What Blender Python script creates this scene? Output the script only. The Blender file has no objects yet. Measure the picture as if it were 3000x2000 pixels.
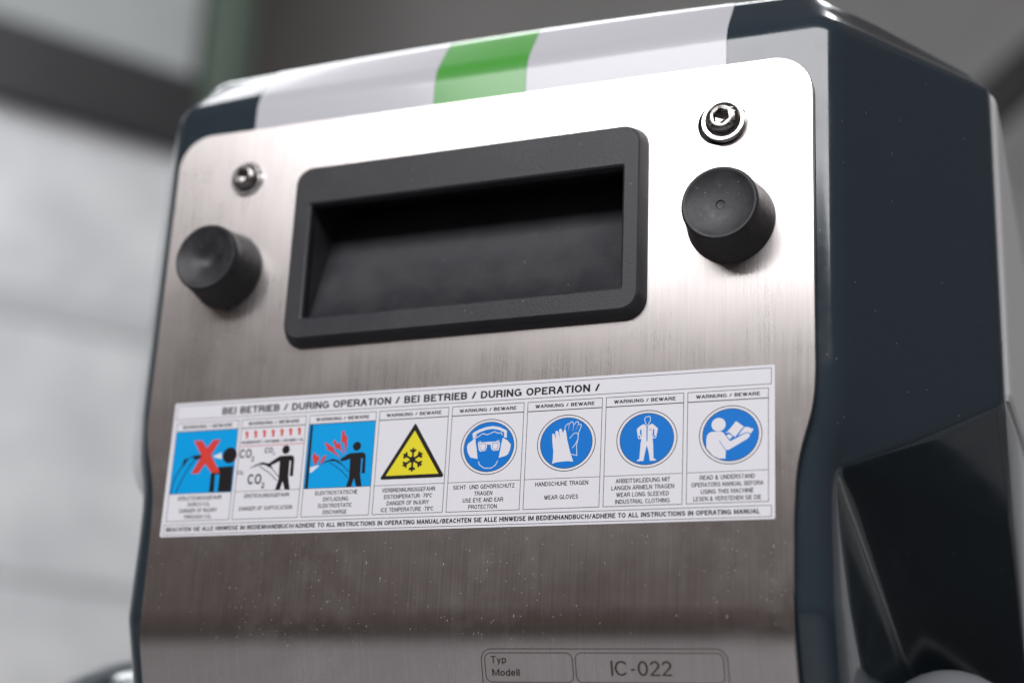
import bpy, bmesh, math, random
from mathutils import Vector, Matrix
random.seed(4)
C = bpy.context.scene
RAD = math.radians
H = 1.05                      # height of the panel's origin above the floor (m)
ROOT = Vector((0.0, 0.25, 0.0))

# ------------------------------------------------------------------ camera
cd = bpy.data.cameras.new('camera'); cam = bpy.data.objects.new('camera', cd)
C.collection.objects.link(cam); C.camera = cam
rx = Vector((0.92854147, 0.36787280, 0.04980299))
dn = Vector((-0.07057687, 0.30664599, -0.94920343))
fw = Vector((-0.36445801, 0.87785981, 0.31069683))
m = Matrix((rx, -dn, -fw)).transposed().to_4x4()
m.translation = Vector((0.19375, -0.42119, H - 0.11391)); cam.matrix_world = m
cd.sensor_width = 36.0; cd.lens = 36.0 * 4602.35 / 3000.0
cd.clip_start = 0.02; cd.clip_end = 60
cd.dof.use_dof = True; cd.dof.focus_distance = 0.463; cd.dof.aperture_fstop = 4.8

# ------------------------------------------------------------------ world and lamps
w = bpy.data.worlds.new('World'); C.world = w; w.use_nodes = True
bg = w.node_tree.nodes['Background']; bg.inputs[0].default_value = (0.63, 0.49, 0.44, 1); bg.inputs[1].default_value = 0.125
vs = C.view_settings; vs.view_transform = 'Standard'; vs.look = 'None'; vs.exposure = 0; vs.gamma = 1

def lamp(name, loc, aim, sx, sy, radiance, col=(1, 1, 1)):
    ld = bpy.data.lights.new(name, 'AREA'); ld.shape = 'RECTANGLE'; ld.size = sx; ld.size_y = sy
    ld.energy = radiance * math.pi * sx * sy; ld.color = col
    o = bpy.data.objects.new(name, ld); C.collection.objects.link(o)
    o.location = loc; o.rotation_euler = (Vector(aim) - Vector(loc)).to_track_quat('-Z', 'Y').to_euler()
    return o
lamp('window_light', (0.32, -1.97, H + 1.46), (0, 0, H), 2.9, 0.95, 8.3, (0.985, 0.975, 1.0))
lamp('ceiling_light', (-0.57, 1.15, H + 1.8), (-0.3, 0.1, H + .1), 1.85, 0.30, 11.0, (0.95, 0.98, 1.0))
lamp('wall_fill_light', (-0.9, 0.6, H + 1.9), (-1.75, 1.5, H + 0.4), 1.4, 0.7, 5.6, (0.97, 0.98, 1.0))  # added lamp, unseen, brightens the white partition from above
lamp('rear_fill_light', (2.0, 1.6, H + 1.7), (1.2, 3.2, H + 0.5), 1.0, 0.6, 7.0, (0.97, 0.98, 1.0))  # added lamp out of view, lights the white panel and the pale cover

# ------------------------------------------------------------------ materials
def mat(name, col, rough=0.5, metal=0.0, **kw):
    mt = bpy.data.materials.new(name); mt.use_nodes = True
    b = mt.node_tree.nodes['Principled BSDF']
    b.inputs['Base Color'].default_value = (*col, 1); b.inputs['Roughness'].default_value = rough
    b.inputs['Metallic'].default_value = metal
    for k, v in kw.items(): b.inputs[k.replace('_', ' ')].default_value = v
    return mt
class N:
    """tiny node-graph helper on a material"""
    def __init__(s, mt): s.t = mt.node_tree; s.b = s.t.nodes['Principled BSDF']; s.out = s.t.nodes['Material Output']
    def n(s, typ, **kw):
        x = s.t.nodes.new(typ)
        for k, v in kw.items(): setattr(x, k, v)
        return x
    def l(s, a, b): s.t.links.new(a, b)
    def coord(s, scale=(1, 1, 1), rot=(0, 0, 0)):
        tc = s.n('ShaderNodeTexCoord'); mp = s.n('ShaderNodeMapping')
        mp.inputs['Scale'].default_value = scale; mp.inputs['Rotation'].default_value = rot
        s.l(tc.outputs['Object'], mp.inputs['Vector']); return mp.outputs[0]
    def noise(s, vec, scale, detail=2, rough=0.5):
        x = s.n('ShaderNodeTexNoise'); x.inputs['Scale'].default_value = scale
        x.inputs['Detail'].default_value = detail; x.inputs['Roughness'].default_value = rough
        s.l(vec, x.inputs['Vector']); return x.outputs['Fac']
    def rng(s, v, a, b, c, d):
        x = s.n('ShaderNodeMapRange'); 
        for i, q in enumerate((a, b, c, d)): x.inputs[i + 1].default_value = q
        s.l(v, x.inputs[0]); return x.outputs[0]
    def mul(s, a, b, op='MULTIPLY'):
        x = s.n('ShaderNodeMath', operation=op)
        for i, q in enumerate((a, b)):
            if isinstance(q, (int, float)): x.inputs[i].default_value = q
            else: s.l(q, x.inputs[i])
        return x.outputs[0]
    def mix(s, fac, c1, c2):
        x = s.n('ShaderNodeMix', data_type='RGBA')
        if isinstance(fac, (int, float)): x.inputs[0].default_value = fac
        else: s.l(fac, x.inputs[0])
        for i, q in ((6, c1), (7, c2)):
            if isinstance(q, tuple): x.inputs[i].default_value = (*q, 1)
            else: s.l(q, x.inputs[i])
        return x.outputs[2]
    def bump(s, h, strength, dist):
        x = s.n('ShaderNodeBump'); x.inputs['Strength'].default_value = strength; x.inputs['Distance'].default_value = dist
        s.l(h, x.inputs['Height']); s.l(x.outputs[0], s.b.inputs['Normal'])
    def specks(s, scale, size, keep, stretch=(1, 1, 1), rot=(0, 0, 0), area=None):
        """scattered dust grains: a mask that is 1 inside small dots"""
        v = s.n('ShaderNodeTexVoronoi'); v.inputs['Scale'].default_value = scale
        s.l(s.coord(stretch, rot), v.inputs['Vector'])
        dot = s.rng(v.outputs['Distance'], size * 0.6, size, 1, 0)
        sep = s.n('ShaderNodeSeparateColor'); s.l(v.outputs['Color'], sep.inputs[0])
        th = 1 - keep
        if area is not None: th = s.mul(s.mul(area, keep), -1, 'MULTIPLY'); th = s.mul(th, 1, 'ADD')
        pick = s.mul(sep.outputs[0], th, 'GREATER_THAN')
        return s.mul(dot, pick)

# brushed stainless steel: vertical grain, dust grains and smears
STEEL = mat('brushed_steel', (0.60, 0.57, 0.55), 0.3, 1.0, Anisotropic=0.75)
g = N(STEEL)
tg = g.n('ShaderNodeTangent', direction_type='UV_MAP'); tg.uv_map = 'UVMap'; g.l(tg.outputs[0], g.b.inputs['Tangent'])
gr1 = g.noise(g.coord((1, 0, 0.012)), 2600, 2, 0.6); gr2 = g.noise(g.coord((1, 0, 0.02)), 900, 3, 0.6)
blot = g.noise(g.coord(), 34, 4, 0.6); blot2 = g.noise(g.coord(), 120, 3, 0.6)
grain = g.mul(g.mul(gr1, 0.6), g.mul(gr2, 0.4), 'ADD')
colr = g.mix(g.rng(grain, 0.36, 0.64, 0, 1), (0.56, 0.53, 0.515), (0.65, 0.615, 0.60))
colr = g.mix(g.rng(blot, 0.35, 0.8, 0, 0.3), colr, (0.46, 0.42, 0.40))
rg = g.mul(g.rng(blot, 0.35, 0.7, 0.27, 0.32), g.rng(gr1, 0.35, 0.65, -0.012, 0.012), 'ADD')
g.l(rg, g.b.inputs['Roughness'])
area = g.rng(g.noise(g.coord(), 22, 2), 0.35, 0.64, 0.15, 1.3)
tcz = g.n('ShaderNodeTexCoord'); spz = g.n('ShaderNodeSeparateXYZ'); g.l(tcz.outputs['Object'], spz.inputs[0])
area = g.mul(area, g.rng(spz.outputs[2], H + 0.045, H - 0.015, 0.02, 1.0))          # dust gathers from the sticker downwards
d1 = g.specks(1000, 0.2, 0.16, area=area); d2 = g.specks(620, 0.13, 0.12, (1, 1, 0.35), (0, 0.6, 0), area=area)
d3 = g.specks(1400, 0.22, 0.06, (1, 1, 0.4), (0, -0.5, 0), area=area)
dust = g.mul(g.mul(d1, d2, 'MAXIMUM'), d3, 'MAXIMUM')
film = g.mul(g.rng(blot2, 0.42, 0.8, 0.0, 0.06), area)
dmask = g.mul(g.mul(dust, 0.38), film, 'MAXIMUM')
g.l(colr, g.b.inputs['Base Color'])
g.bump(gr1, 0.011, 0.0001)
df = g.n('ShaderNodeBsdfDiffuse'); df.inputs[0].default_value = (0.75, 0.73, 0.71, 1)
ms = g.n('ShaderNodeMixShader'); g.l(dmask, ms.inputs[0]); g.l(g.b.outputs[0], ms.inputs[1]); g.l(df.outputs[0], ms.inputs[2])
g.l(ms.outputs[0], g.out.inputs[0])

# glossy blue-grey paint with a little dust
PAINT = mat('blue_grey_paint', (0.023, 0.036, 0.047), 0.16, 0.0, Coat_Weight=0.4, Coat_Roughness=0.06)
g = N(PAINT); d1 = g.specks(420, 0.11, 0.08); d2 = g.specks(330, 0.07, 0.10, (1, 1, 0.5), (0.3, 0.7, 0))
dm = g.mul(d1, d2, 'MAXIMUM'); sm = g.rng(g.noise(g.coord(), 60, 4, 0.65), 0.45, 0.8, 0.13, 0.24)
g.l(sm, g.b.inputs['Roughness']); g.l(g.mix(g.mul(dm, 0.45), (0.023, 0.036, 0.047), (0.30, 0.33, 0.35)), g.b.inputs['Base Color'])
g.bump(g.noise(g.coord(), 90, 2), 0.02, 0.002)

# grained black plastic
PLAST = mat('black_plastic', (0.05, 0.05, 0.06), 0.42, Specular_IOR_Level=0.36)
g = N(PLAST); gn = g.noise(g.coord(), 2400, 2, 0.6); bl = g.noise(g.coord(), 70, 4, 0.6)
g.bump(gn, 0.25, 0.00035)
g.l(g.mix(g.mul(g.specks(420, 0.16, 0.06), 0.3), g.mix(g.rng(bl, 0.42, 0.75, 0, 0.6), (0.030, 0.030, 0.036), (0.056, 0.058, 0.057)), (0.3, 0.3, 0.3)), g.b.inputs['Base Color'])
g.l(g.rng(bl, 0.35, 0.7, 0.36, 0.46), g.b.inputs['Roughness'])
# dusty rubber
RUBB = mat('black_rubber', (0.03, 0.03, 0.033), 0.6, Specular_IOR_Level=0.55)
g = N(RUBB); bl = g.noise(g.coord(), 160, 5, 0.65)
g.l(g.mix(g.mul(g.specks(900, 0.22, 0.10), 0.4), g.mix(g.rng(bl, 0.4, 0.72, 0, 0.7), (0.017, 0.017, 0.020), (0.05, 0.05, 0.053)), (0.35, 0.34, 0.33)), g.b.inputs['Base Color'])
g.l(g.rng(bl, 0.3, 0.7, 0.42, 0.62), g.b.inputs['Roughness']); g.bump(g.noise(g.coord(), 900, 3), 0.15, 0.0003)

SCREW = mat('stainless_screw', (0.27, 0.26, 0.25), 0.22, 1.0)
g = N(SCREW); g.l(g.rng(g.noise(g.coord(), 900, 3), 0.35, 0.7, 0.16, 0.34), g.b.inputs['Roughness'])
DARKM = mat('hole_shade_and_hair', (0.01, 0.01, 0.011), 0.6)
WASH = mat('zinc_washer', (0.72, 0.71, 0.70), 0.25, 1.0)
DECW = mat('white_decal', (0.53, 0.535, 0.575), 0.36, 0.0, Coat_Weight=0.7, Coat_Roughness=0.12)
DECG = mat('green_decal', (0.065, 0.34, 0.045), 0.36, 0.0, Coat_Weight=0.6, Coat_Roughness=0.14)
def foil(name, col, rough=0.38):
    mt = mat(name, col, rough, Specular_IOR_Level=0.22); g = N(mt); v = g.noise(g.coord(), 3500, 2, 0.7)
    d = tuple(max(0, c * 0.93) for c in col)
    g.l(g.mix(v, d, tuple(min(1, c * 1.05) for c in col)), g.b.inputs['Base Color']); return mt
INK = {'w': foil('print_white', (0.80, 0.80, 0.84)), 'k': foil('print_black', (0.016, 0.013, 0.015)), 'r': foil('print_red', (0.72, 0.06, 0.045)),
       'y': foil('print_yellow', (0.84, 0.74, 0.03)), 'b': foil('print_sky_blue', (0.0, 0.37, 0.82)), 'u': foil('print_blue', (0.0, 0.19, 0.66)),
       'q': foil('print_pink', (0.75, 0.30, 0.36)), 't': foil('print_brown_grey', (0.045, 0.037, 0.032))}
PALE = mat('pale_cover_plastic', (0.62, 0.62, 0.62), 0.45)
CAPG = mat('grey_cap_plastic', (0.22, 0.235, 0.245), 0.4)

# ------------------------------------------------------------------ mesh helpers (millimetres on the panel -> machine space)
def P(x, y, z): return (x / 1000.0 - ROOT.x, y / 1000.0 - ROOT.y, z / 1000.0 + H - ROOT.z)
def link(name, verts, faces, mats, parent=None, fm=None, smooth=None, label=None, recalc=True):
    me = bpy.data.meshes.new(name); me.from_pydata([Vector(v) for v in verts], [], faces)
    mats = mats if isinstance(mats, (list, tuple)) else [mats]
    for q in mats: me.materials.append(q)
    if fm:
        for p, i in zip(me.polygons, fm): p.material_index = i
    if recalc:
        bm = bmesh.new(); bm.from_mesh(me); bmesh.ops.remove_doubles(bm, verts=bm.verts, dist=1e-7)
        bmesh.ops.recalc_face_normals(bm, faces=bm.faces); bm.to_mesh(me); bm.free()
    if smooth is not None:
        for p in me.polygons: p.use_smooth = True
        me.set_sharp_from_angle(angle=RAD(smooth))
    o = bpy.data.objects.new(name, me); C.collection.objects.link(o)
    if parent: o.parent = parent
    if label: o['label'] = label
    return o
def thing(o, label, cat, group=None):
    o['label'] = label; o['category'] = cat
    if group: o['group'] = group
def grid(rows, closed=False):
    v = [p for r in rows for p in r]; n = len(rows[0]); f = []
    for i in range(len(rows) - 1):
        for j in range(n if closed else n - 1):
            k = (j + 1) % n; f.append((i * n + j, i * n + k, (i + 1) * n + k, (i + 1) * n + j))
    return v, f
def lathe(name, prof, mt, parent, seg=48, smooth=40, label=None):
    """prof: (radius, depth towards the viewer) in mm; axis along -Y at the object's own origin"""
    rows = [[(r * math.cos(2 * math.pi * i / seg) / 1000, -d / 1000, r * math.sin(2 * math.pi * i / seg) / 1000) for i in range(seg)] for r, d in prof]
    v, f = grid(rows, True)
    return link(name, v, f, mt, parent, smooth=smooth, label=label)
def rrect(x0, x1, z0, z1, r, n=6):
    out = []
    for cx, cz, a in ((x1 - r, z1 - r, 0), (x0 + r, z1 - r, 90), (x0 + r, z0 + r, 180), (x1 - r, z0 + r, 270)):
        for i in range(n + 1):
            t = RAD(a + 90 * i / n); out.append((cx + r * math.cos(t), cz + r * math.sin(t)))
    return out
def interp(tab, z):
    """tab sorted by descending key"""
    if z >= tab[0][0]: return tab[0][1]
    for (a, va), (b, vb) in zip(tab, tab[1:]):
        if z >= b: return vb + (va - vb) * (z - b) / (a - b)
    return tab[-1][1]
def bez(p0, p1, p2, n): return [tuple((1 - t) ** 2 * a + 2 * t * (1 - t) * b + t * t * c for a, b, c in zip(p0, p1, p2)) for t in (i / n for i in range(n + 1))]
def lerp(a, b, t): return tuple(x + (y - x) * t for x, y in zip(a, b))

# --- a plain grotesque stroke alphabet (centre lines in a unit box, ink width set per use)
def arc(cx, cy, rx, ry, a0, a1, n=8): return [(cx + rx * math.cos(RAD(a0 + (a1 - a0) * i / n)), cy + ry * math.sin(RAD(a0 + (a1 - a0) * i / n))) for i in range(n + 1)]
GLY = {
 'A': (.74, [[(0, 0), (.47, 1), (.53, 1), (1, 0)], [(.17, .35), (.83, .35)]]),
 'B': (.70, [[(0, .52), (.62, .52)] + arc(.62, .26, .38, .26, 90, -90) + [(0, 0), (0, 1), (.6, 1)] + arc(.6, .76, .34, .24, 90, -90)]),
 'C': (.76, [arc(.5, .5, .5, .5, 38, 322, 18)]),
 'D': (.74, [[(.45, 0), (0, 0), (0, 1), (.45, 1)] + arc(.45, .5, .55, .5, 90, -90, 14)]),
 'E': (.64, [[(1, 0), (0, 0), (0, 1), (.96, 1)], [(0, .53), (.9, .53)]]), 'F': (.60, [[(0, 0), (0, 1), (1, 1)], [(0, .5), (.88, .5)]]),
 'G': (.80, [arc(.5, .5, .5, .5, 42, 300, 18) + [(1, .08), (1, .46), (.58, .46)]]), 'H': (.74, [[(0, 0), (0, 1)], [(1, 0), (1, 1)], [(0, .53), (1, .53)]]),
 'I': (0, [[(.5, 0), (.5, 1)]]), 'J': (.54, [[(1, 1), (1, .3)] + arc(.5, .3, .5, .3, 0, -180)]),
 'K': (.74, [[(0, 0), (0, 1)], [(.96, 1), (.02, .36)], [(.34, .58), (1, 0)]]), 'L': (.56, [[(0, 1), (0, 0), (1, 0)]]),
 'M': (.88, [[(0, 0), (0, 1), (.06, 1), (.5, .04), (.94, 1), (1, 1), (1, 0)]]), 'N': (.74, [[(0, 0), (0, 1), (.05, 1), (.95, 0), (1, 0), (1, 1)]]),
 'O': (.80, [arc(.5, .5, .5, .5, 0, 360, 26)]), 'P': (.68, [[(0, 0), (0, 1), (.62, 1)] + arc(.62, .72, .38, .28, 90, -90) + [(0, .44)]]),
 'R': (.74, [[(0, 0), (0, 1), (.6, 1)] + arc(.6, .74, .36, .26, 90, -90) + [(0, .48)], [(.55, .48), (.9, .34), (1, 0)]]),
 'S': (.70, [arc(.5, .75, .45, .25, 20, 255, 12)[:-1] + [(.45, .52)] + arc(.5, .26, .5, .26, 70, -160, 12)]),
 'T': (.66, [[(0, 1), (1, 1)], [(.5, 0), (.5, 1)]]), 'U': (.74, [[(0, 1), (0, .34)] + arc(.5, .34, .5, .34, 180, 360, 12) + [(1, 1)]]),
 'V': (.70, [[(0, 1), (.48, 0), (.52, 0), (1, 1)]]), 'W': (1.02, [[(0, 1), (.25, 0), (.28, 0), (.49, 1), (.51, 1), (.72, 0), (.75, 0), (1, 1)]]),
 'X': (.70, [[(0, 0), (1, 1)], [(0, 1), (1, 0)]]), 'Y': (.70, [[(0, 1), (.5, .42), (1, 1)], [(.5, 0), (.5, .44)]]), 'Z': (.64, [[(0, 1), (1, 1), (0, 0), (1, 0)]]),
 '0': (.58, [arc(.5, .5, .5, .5, 0, 360, 24)]), '2': (.56, [arc(.5, .72, .48, .28, 170, -35, 10) + [(0, 0), (1, 0)]]),
 '7': (.56, [[(0, 1), (1, 1), (.35, 0)]]), '9': (.56, [arc(.5, .68, .5, .32, 0, 360, 18), [(1, .68), (.96, .35)] + arc(.5, .24, .46, .24, 0, -160, 8)]),
 '6': (.56, [arc(.5, .32, .5, .32, 0, 360, 18), [(0, .32), (.04, .65)] + arc(.5, .76, .46, .24, 180, 20, 8)]),
 '/': (.52, [[(0, -.06), (1, 1.06)]]), '-': (.34, [[(0, .4), (1, .4)]]), '\u00b0': (.30, [arc(.5, .84, .5, .17, 0, 360, 12)]),
 '&': (.74, [[(1, 0), (.24, .66)] + arc(.42, .80, .22, .2, 200, -60, 10) + [(.1, .36)] + arc(.4, .25, .38, .25, 150, 300, 8) + [(.9, .48)]]),
 '\u2082': (.34, [[(p[0], p[1] * .52 - .2) for p in arc(.5, .72, .48, .28, 170, -35, 8) + [(0, 0), (1, 0)]]]),
 'y': (.52, [[(0, .72), (.5, .02)], [(1, .72), (.45, -.12), (.3, -.24), (.05, -.24)]]),
 'p': (.54, [[(0, .72), (0, -.26)], arc(.5, .36, .5, .36, 0, 360, 20)]), 'o': (.56, [arc(.5, .36, .5, .36, 0, 360, 20)]),
 'd': (.54, [[(1, 0), (1, 1)], arc(.5, .36, .5, .36, 0, 360, 20)]), 'e': (.54, [[(0, .38), (1, .38)] + arc(.5, .36, .5, .36, 4, 325, 18)]), 'l': (0, [[(.5, 0), (.5, 1)]]),
}
for ch, b in (('\u00d6', 'O'), ('\u00c4', 'A')):
    GLY[ch] = (GLY[b][0], [[(x, y * .84) for x, y in s] for s in GLY[b][1]] + [[(.12, 1.12), (.38, 1.12)], [(.62, 1.12), (.88, 1.12)]])
def stroke(pts, w, closed=False):
    """ribbon of width w along a 2D polyline: (points, quads)"""
    n = len(pts); L, R_ = [], []
    for i in range(n):
        a = pts[i - 1] if (i or closed) else pts[0]; b = pts[i]; c = pts[(i + 1) % n] if (i < n - 1 or closed) else pts[-1]
        d1 = Vector((b[0] - a[0], b[1] - a[1])); d2 = Vector((c[0] - b[0], c[1] - b[1]))
        if d1.length < 1e-6: d1 = d2.copy()
        if d2.length < 1e-6: d2 = d1.copy()
        if d1.length < 1e-9: d1 = d2 = Vector((1, 0))
        d1.normalize(); d2.normalize(); t = (d1 + d2)
        t = t.normalized() if t.length > 1e-4 else d1
        nn = Vector((-t.y, t.x)); k = w / 2 / max(0.55, nn.dot(Vector((-d1.y, d1.x))))
        L.append((b[0] + nn.x * k, b[1] + nn.y * k)); R_.append((b[0] - nn.x * k, b[1] - nn.y * k))
    return L + R_, [(i, (i + 1) % n, n + (i + 1) % n, n + i) for i in range(n if closed else n - 1)]
def txt(s, h, bold=0.15, width=None, k=1.0, gap=0.10):
    """lettering as flat ribbons: points (mm, baseline at 0), quads, width; bold = ink width / cap height"""
    V, F = [], []; x = 0.0; t = bold; lay = 0
    for ch in s:
        if ch == ' ': x += 0.30 + gap; continue
        gw, strokes = GLY[ch]; gw = max(gw - t, 0.0)
        for st in strokes:
            cl = len(st) > 8 and abs(st[0][0] - st[-1][0]) < 1e-6 and abs(st[0][1] - st[-1][1]) < 1e-6
            pts = [(x + t / 2 + (px * gw if gw else 0), t / 2 + py * (1 - t)) for px, py in (st[:-1] if cl else st)]
            if not cl:                                             # square ends reach the cap line and the baseline
                for e, q in ((0, 1), (-1, -2)):
                    if st[e][1] in (0, 1) and st[e][0] != st[q][0] or st[e][1] in (0, 1) and len(st) <= 4:
                        d = Vector(pts[e]) - Vector(pts[q]); 
                        if d.length > 1e-6: d = d.normalized() * t / 2; pts[e] = (pts[e][0] + d.x, pts[e][1] + d.y)
                    elif st[e][1] in (0, 1) and abs(st[e][0] - st[q][0]) < 1e-6: pts[e] = (pts[e][0], 0 if st[e][1] == 0 else 1)
            v, f = stroke(pts, t, cl); o = len(V); lay += 1
            V += [(a, b, lay % 7) for a, b in v]; F += [tuple(i + o for i in q) for q in f]
        x += gw + t + gap
    w_ = x - gap; sx = h * k if width is None else width / w_
    return [(a * sx, b * h, l) for a, b, l in V], F, w_ * sx

# ------------------------------------------------------------------ the machine
machine = bpy.data.objects.new('blasting_machine', None); C.collection.objects.link(machine); machine.location = ROOT
thing(machine, 'blue-grey dry ice blasting machine with brushed steel panel, recessed black handle and warning sticker', 'machine')

CX = 0.6
WP = [(22, 110.8), (14, 110.5), (8, 109.6), (1, 107.5), (-5, 105.9), (-11, 105.0), (-23, 104.4), (-50, 104.2)]      # half-width of the steel panel
WH = [(22, 116.7), (8, 115.4), (1, 114.1), (-6, 113.0), (-20, 112.8), (-52, 113.2)]                                    # half-width of the housing front
TILT = math.tan(RAD(20))
def smooth_tab(tab, z, s=3.0): return (interp(tab, z - s) + 2 * interp(tab, z) + interp(tab, z + s)) / 4

# --- housing: horizontal sections stacked from the floor to the top
def half_section(z):
    W = smooth_tab(WH, z); yf = 3.0
    if z < -47: yf += TILT * (min(-47, z) + 47) * -1 if z > -130 else TILT * 83
    inset = 0.0
    k = min(1, max(0, (z + 14) / 20.0)); k = k * k * (3 - 2 * k)
    fe = (W + 1.6 + 1.9 * k, yf + 6.0)
    if z >= 23: K = (156.8, 57.0)
    elif z >= -6: t = (z + 6) / 29.0; K = lerp((fe[0] + 1.5, fe[1] + 1.5), (156.8, 57.0), t)
    else: t = min(1.18, (-6 - z) / 46.0); K = (fe[0] + 0.8, fe[1] + 1.5 + (147.0 - yf - 7.5) * t)
    if z >= 23: Bk = (157.0, 58.0)
    else: t = min(1.39, (23 - z) / 60.0); Bk = (157 - 4.5 * t, 58 + 90 * t)
    O = (Bk[0] + .3, max(148.0, Bk[1] + 1))
    pts = [(x, yf) for x in (0, 30, 56.5, 85)] + bez((W - 5.8, yf), (W - 0.6, yf + .1), fe, 7)
    v1 = Vector(K) - Vector(fe); v2 = Vector(Bk) - Vector(K); conc = z < -6
    d1 = min(14.0 if conc else 4.0, 0.6 * v1.length); d2 = min(16.0 if conc else 4.0, 0.45 * v2.length)
    q1 = tuple(Vector(K) - v1.normalized() * d1); q2 = tuple(Vector(K) + v2.normalized() * d2)
    pts += [lerp(fe, q1, t) for t in (0.3, 0.65)] + bez(q1, K, q2, 6) + [lerp(q2, Bk, t) for t in (0.33, 0.66, 0.95, 1.0)] + [O]
    return pts
zs = [-1037, -600, -300, -150, -130, -100, -80] + list(range(-70, 34, 2)) + [34, 38, 42, 97.5, 100, 108, 116, 124, 128]
rows = []
def full_row(sec, zf):
    L = [(-x, y) for x, y in reversed(sec[1:])]; return [P(CX + x, y, zf(x, y)) for x, y in L + sec]
for z in zs: rows.append(full_row(half_section(z), lambda x, y, z=z: z))
# the crowned top: lower bend, chamfer, upper bend, lid
base = half_section(128)
def crown(x, y, zt):
    f = (zt - 128) / 21.5
    return zt + f * (2.6 * (1 - (x / 117.0) ** 2) if abs(x) < 117 else -(abs(x) - 117) / 40.0 * 12.0)
TOP = []                                                             # (height, set-back of the front, inset of the sides)
for a in range(5, 36, 5): TOP.append((128 + 14 * math.sin(RAD(a)), 14 * (1 - math.cos(RAD(a))), 3.0 * (1 - math.cos(RAD(a))) / 0.18))
TOP.append((141, TOP[-1][1] + 0.7 * (141 - TOP[-1][0]), 5.0))
y0 = TOP[-1][1] + 0.7 * 4.6
for a in range(35, 89, 6): TOP.append((145.6 + 8.5 * (math.sin(RAD(a)) - math.sin(RAD(35))), y0 + 8.5 * (math.cos(RAD(35)) - math.cos(RAD(a))), 6.5 + 7.5 * (math.cos(RAD(35)) - math.cos(RAD(a)))))
TOP += [(149.4, y0 + 9.5, 17), (149.6, 40, 40)]
def top_section(dy, ins):
    s = []
    for x, y in base:
        fx = (117.0 - ins) / 117.0 if x <= 121 else (157.0 - ins) / 157.0
        s.append((x * fx, min(147.0, y + dy * (1 if y < 20 else max(0, 1 - (y - 20) / 60.0)))))
    return s
for zt, dy, ins in TOP: rows.append(full_row(top_section(dy, ins), lambda x, y, zt=zt: crown(x, y, zt)))
v, f = grid(rows); n = len(rows[0]); ff = []
c0 = n // 2
lo, hi = zs.index(42), zs.index(97.5)
for i in range(len(rows) - 1):
    for j in range(n - 1):
        if i == lo and c0 - 2 <= j < c0 + 2: continue            # opening behind the recessed handle
        ff.append(f[i * (n - 1) + j])
ff.append(tuple(range((len(rows) - 1) * n, len(rows) * n)))
housing = link('housing', v, ff, PAINT, machine, smooth=50)

# --- decal wrapping over the top edge: white, green, white
def decal(name, x0, x1, mt, label):
    prof = [(112, 3.0), (122, 3.0), (128, 3.0)] + [(zt, 3.0 + dy) for zt, dy, ins in TOP[:-1]] + [(149.65, 34)]
    rows = []
    for i in range(9):
        x = x0 + (x1 - x0) * i / 8; r = []
        for k, (zt, y) in enumerate(prof):
            z0 = crown(x, y, zt) if zt > 128 else zt
            a = prof[max(0, k - 1)]; b = prof[min(len(prof) - 1, k + 1)]
            nx, nz = -(b[0] - a[0]), (b[1] - a[1]); L = math.hypot(nx, nz)
            r.append(P(CX + x, y + 0.16 * nx / L, z0 + 0.16 * nz / L))
        rows.append(r)
    v, f = grid(rows); return link(name, v, f, mt, machine, smooth=50, label=label)
decal('decal_band', -83.6, -15.6, DECW, 'white decal band left of the green stripe')
decal('decal_stripe', -15.5, 17.2, DECG, 'green decal stripe over the top edge')
decal('decal_band', 17.3, 83.8, DECW, 'white decal band right of the green stripe')

# --- pale rear cover
v = []; prof = [(61, 24), (61, 132), (150, 113), (420, 70), (420, -1037), (192, -1037), (192, 24)]
for s in (-1, 1):
    for y, z in prof: v.append(P(CX + s * 158.6, y, z))
k = len(prof); f = [tuple(range(k)), tuple(range(k, 2 * k))] + [(i, (i + 1) % k, k + (i + 1) % k, k + i) for i in range(k)]
rc = link('rear_cover', v, f, PALE, machine); bv = rc.modifiers.new('round', 'BEVEL'); bv.width = 0.004; bv.segments = 3; bv.limit_method = 'ANGLE'

# --- broad dark base, added out of view for the housing underside to reflect
ring = rrect(-165, 165, 0, 400, 40, 6)
rows = [[P(CX + x * k, 200 + (y - 200) * k + 20, z) for x, y in ring] for k, z in ((0.96, -1037), (1, -1030), (1, -360), (0.985, -345), (0.93, -338), (0.3, -338))]
v, f = grid(rows, True); link('dark_reflection_base', v, f, PAINT, machine, smooth=40)

# --- caps low on the two sides
def ball(name, c, r, sq, mt, label):
    rows = []
    for i in range(17):
        a = math.pi * i / 16 - math.pi / 2
        rows.append([P(c[0] + r * math.cos(a) * math.cos(2 * math.pi * j / 32), c[1] + r * math.cos(a) * math.sin(2 * math.pi * j / 32), c[2] + r * sq * math.sin(a)) for j in range(32)])
    v, f = grid(rows, True); return link(name, v, f, mt, machine, smooth=60, label=label)
ball('side_cap', (133.5, 100, -75), 24, 1.0, CAPG, 'grey rounded cap')
ball('side_fender', (-172, 118, -112), 66, 1.0, PAINT, 'dark glossy rounded fender')

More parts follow.
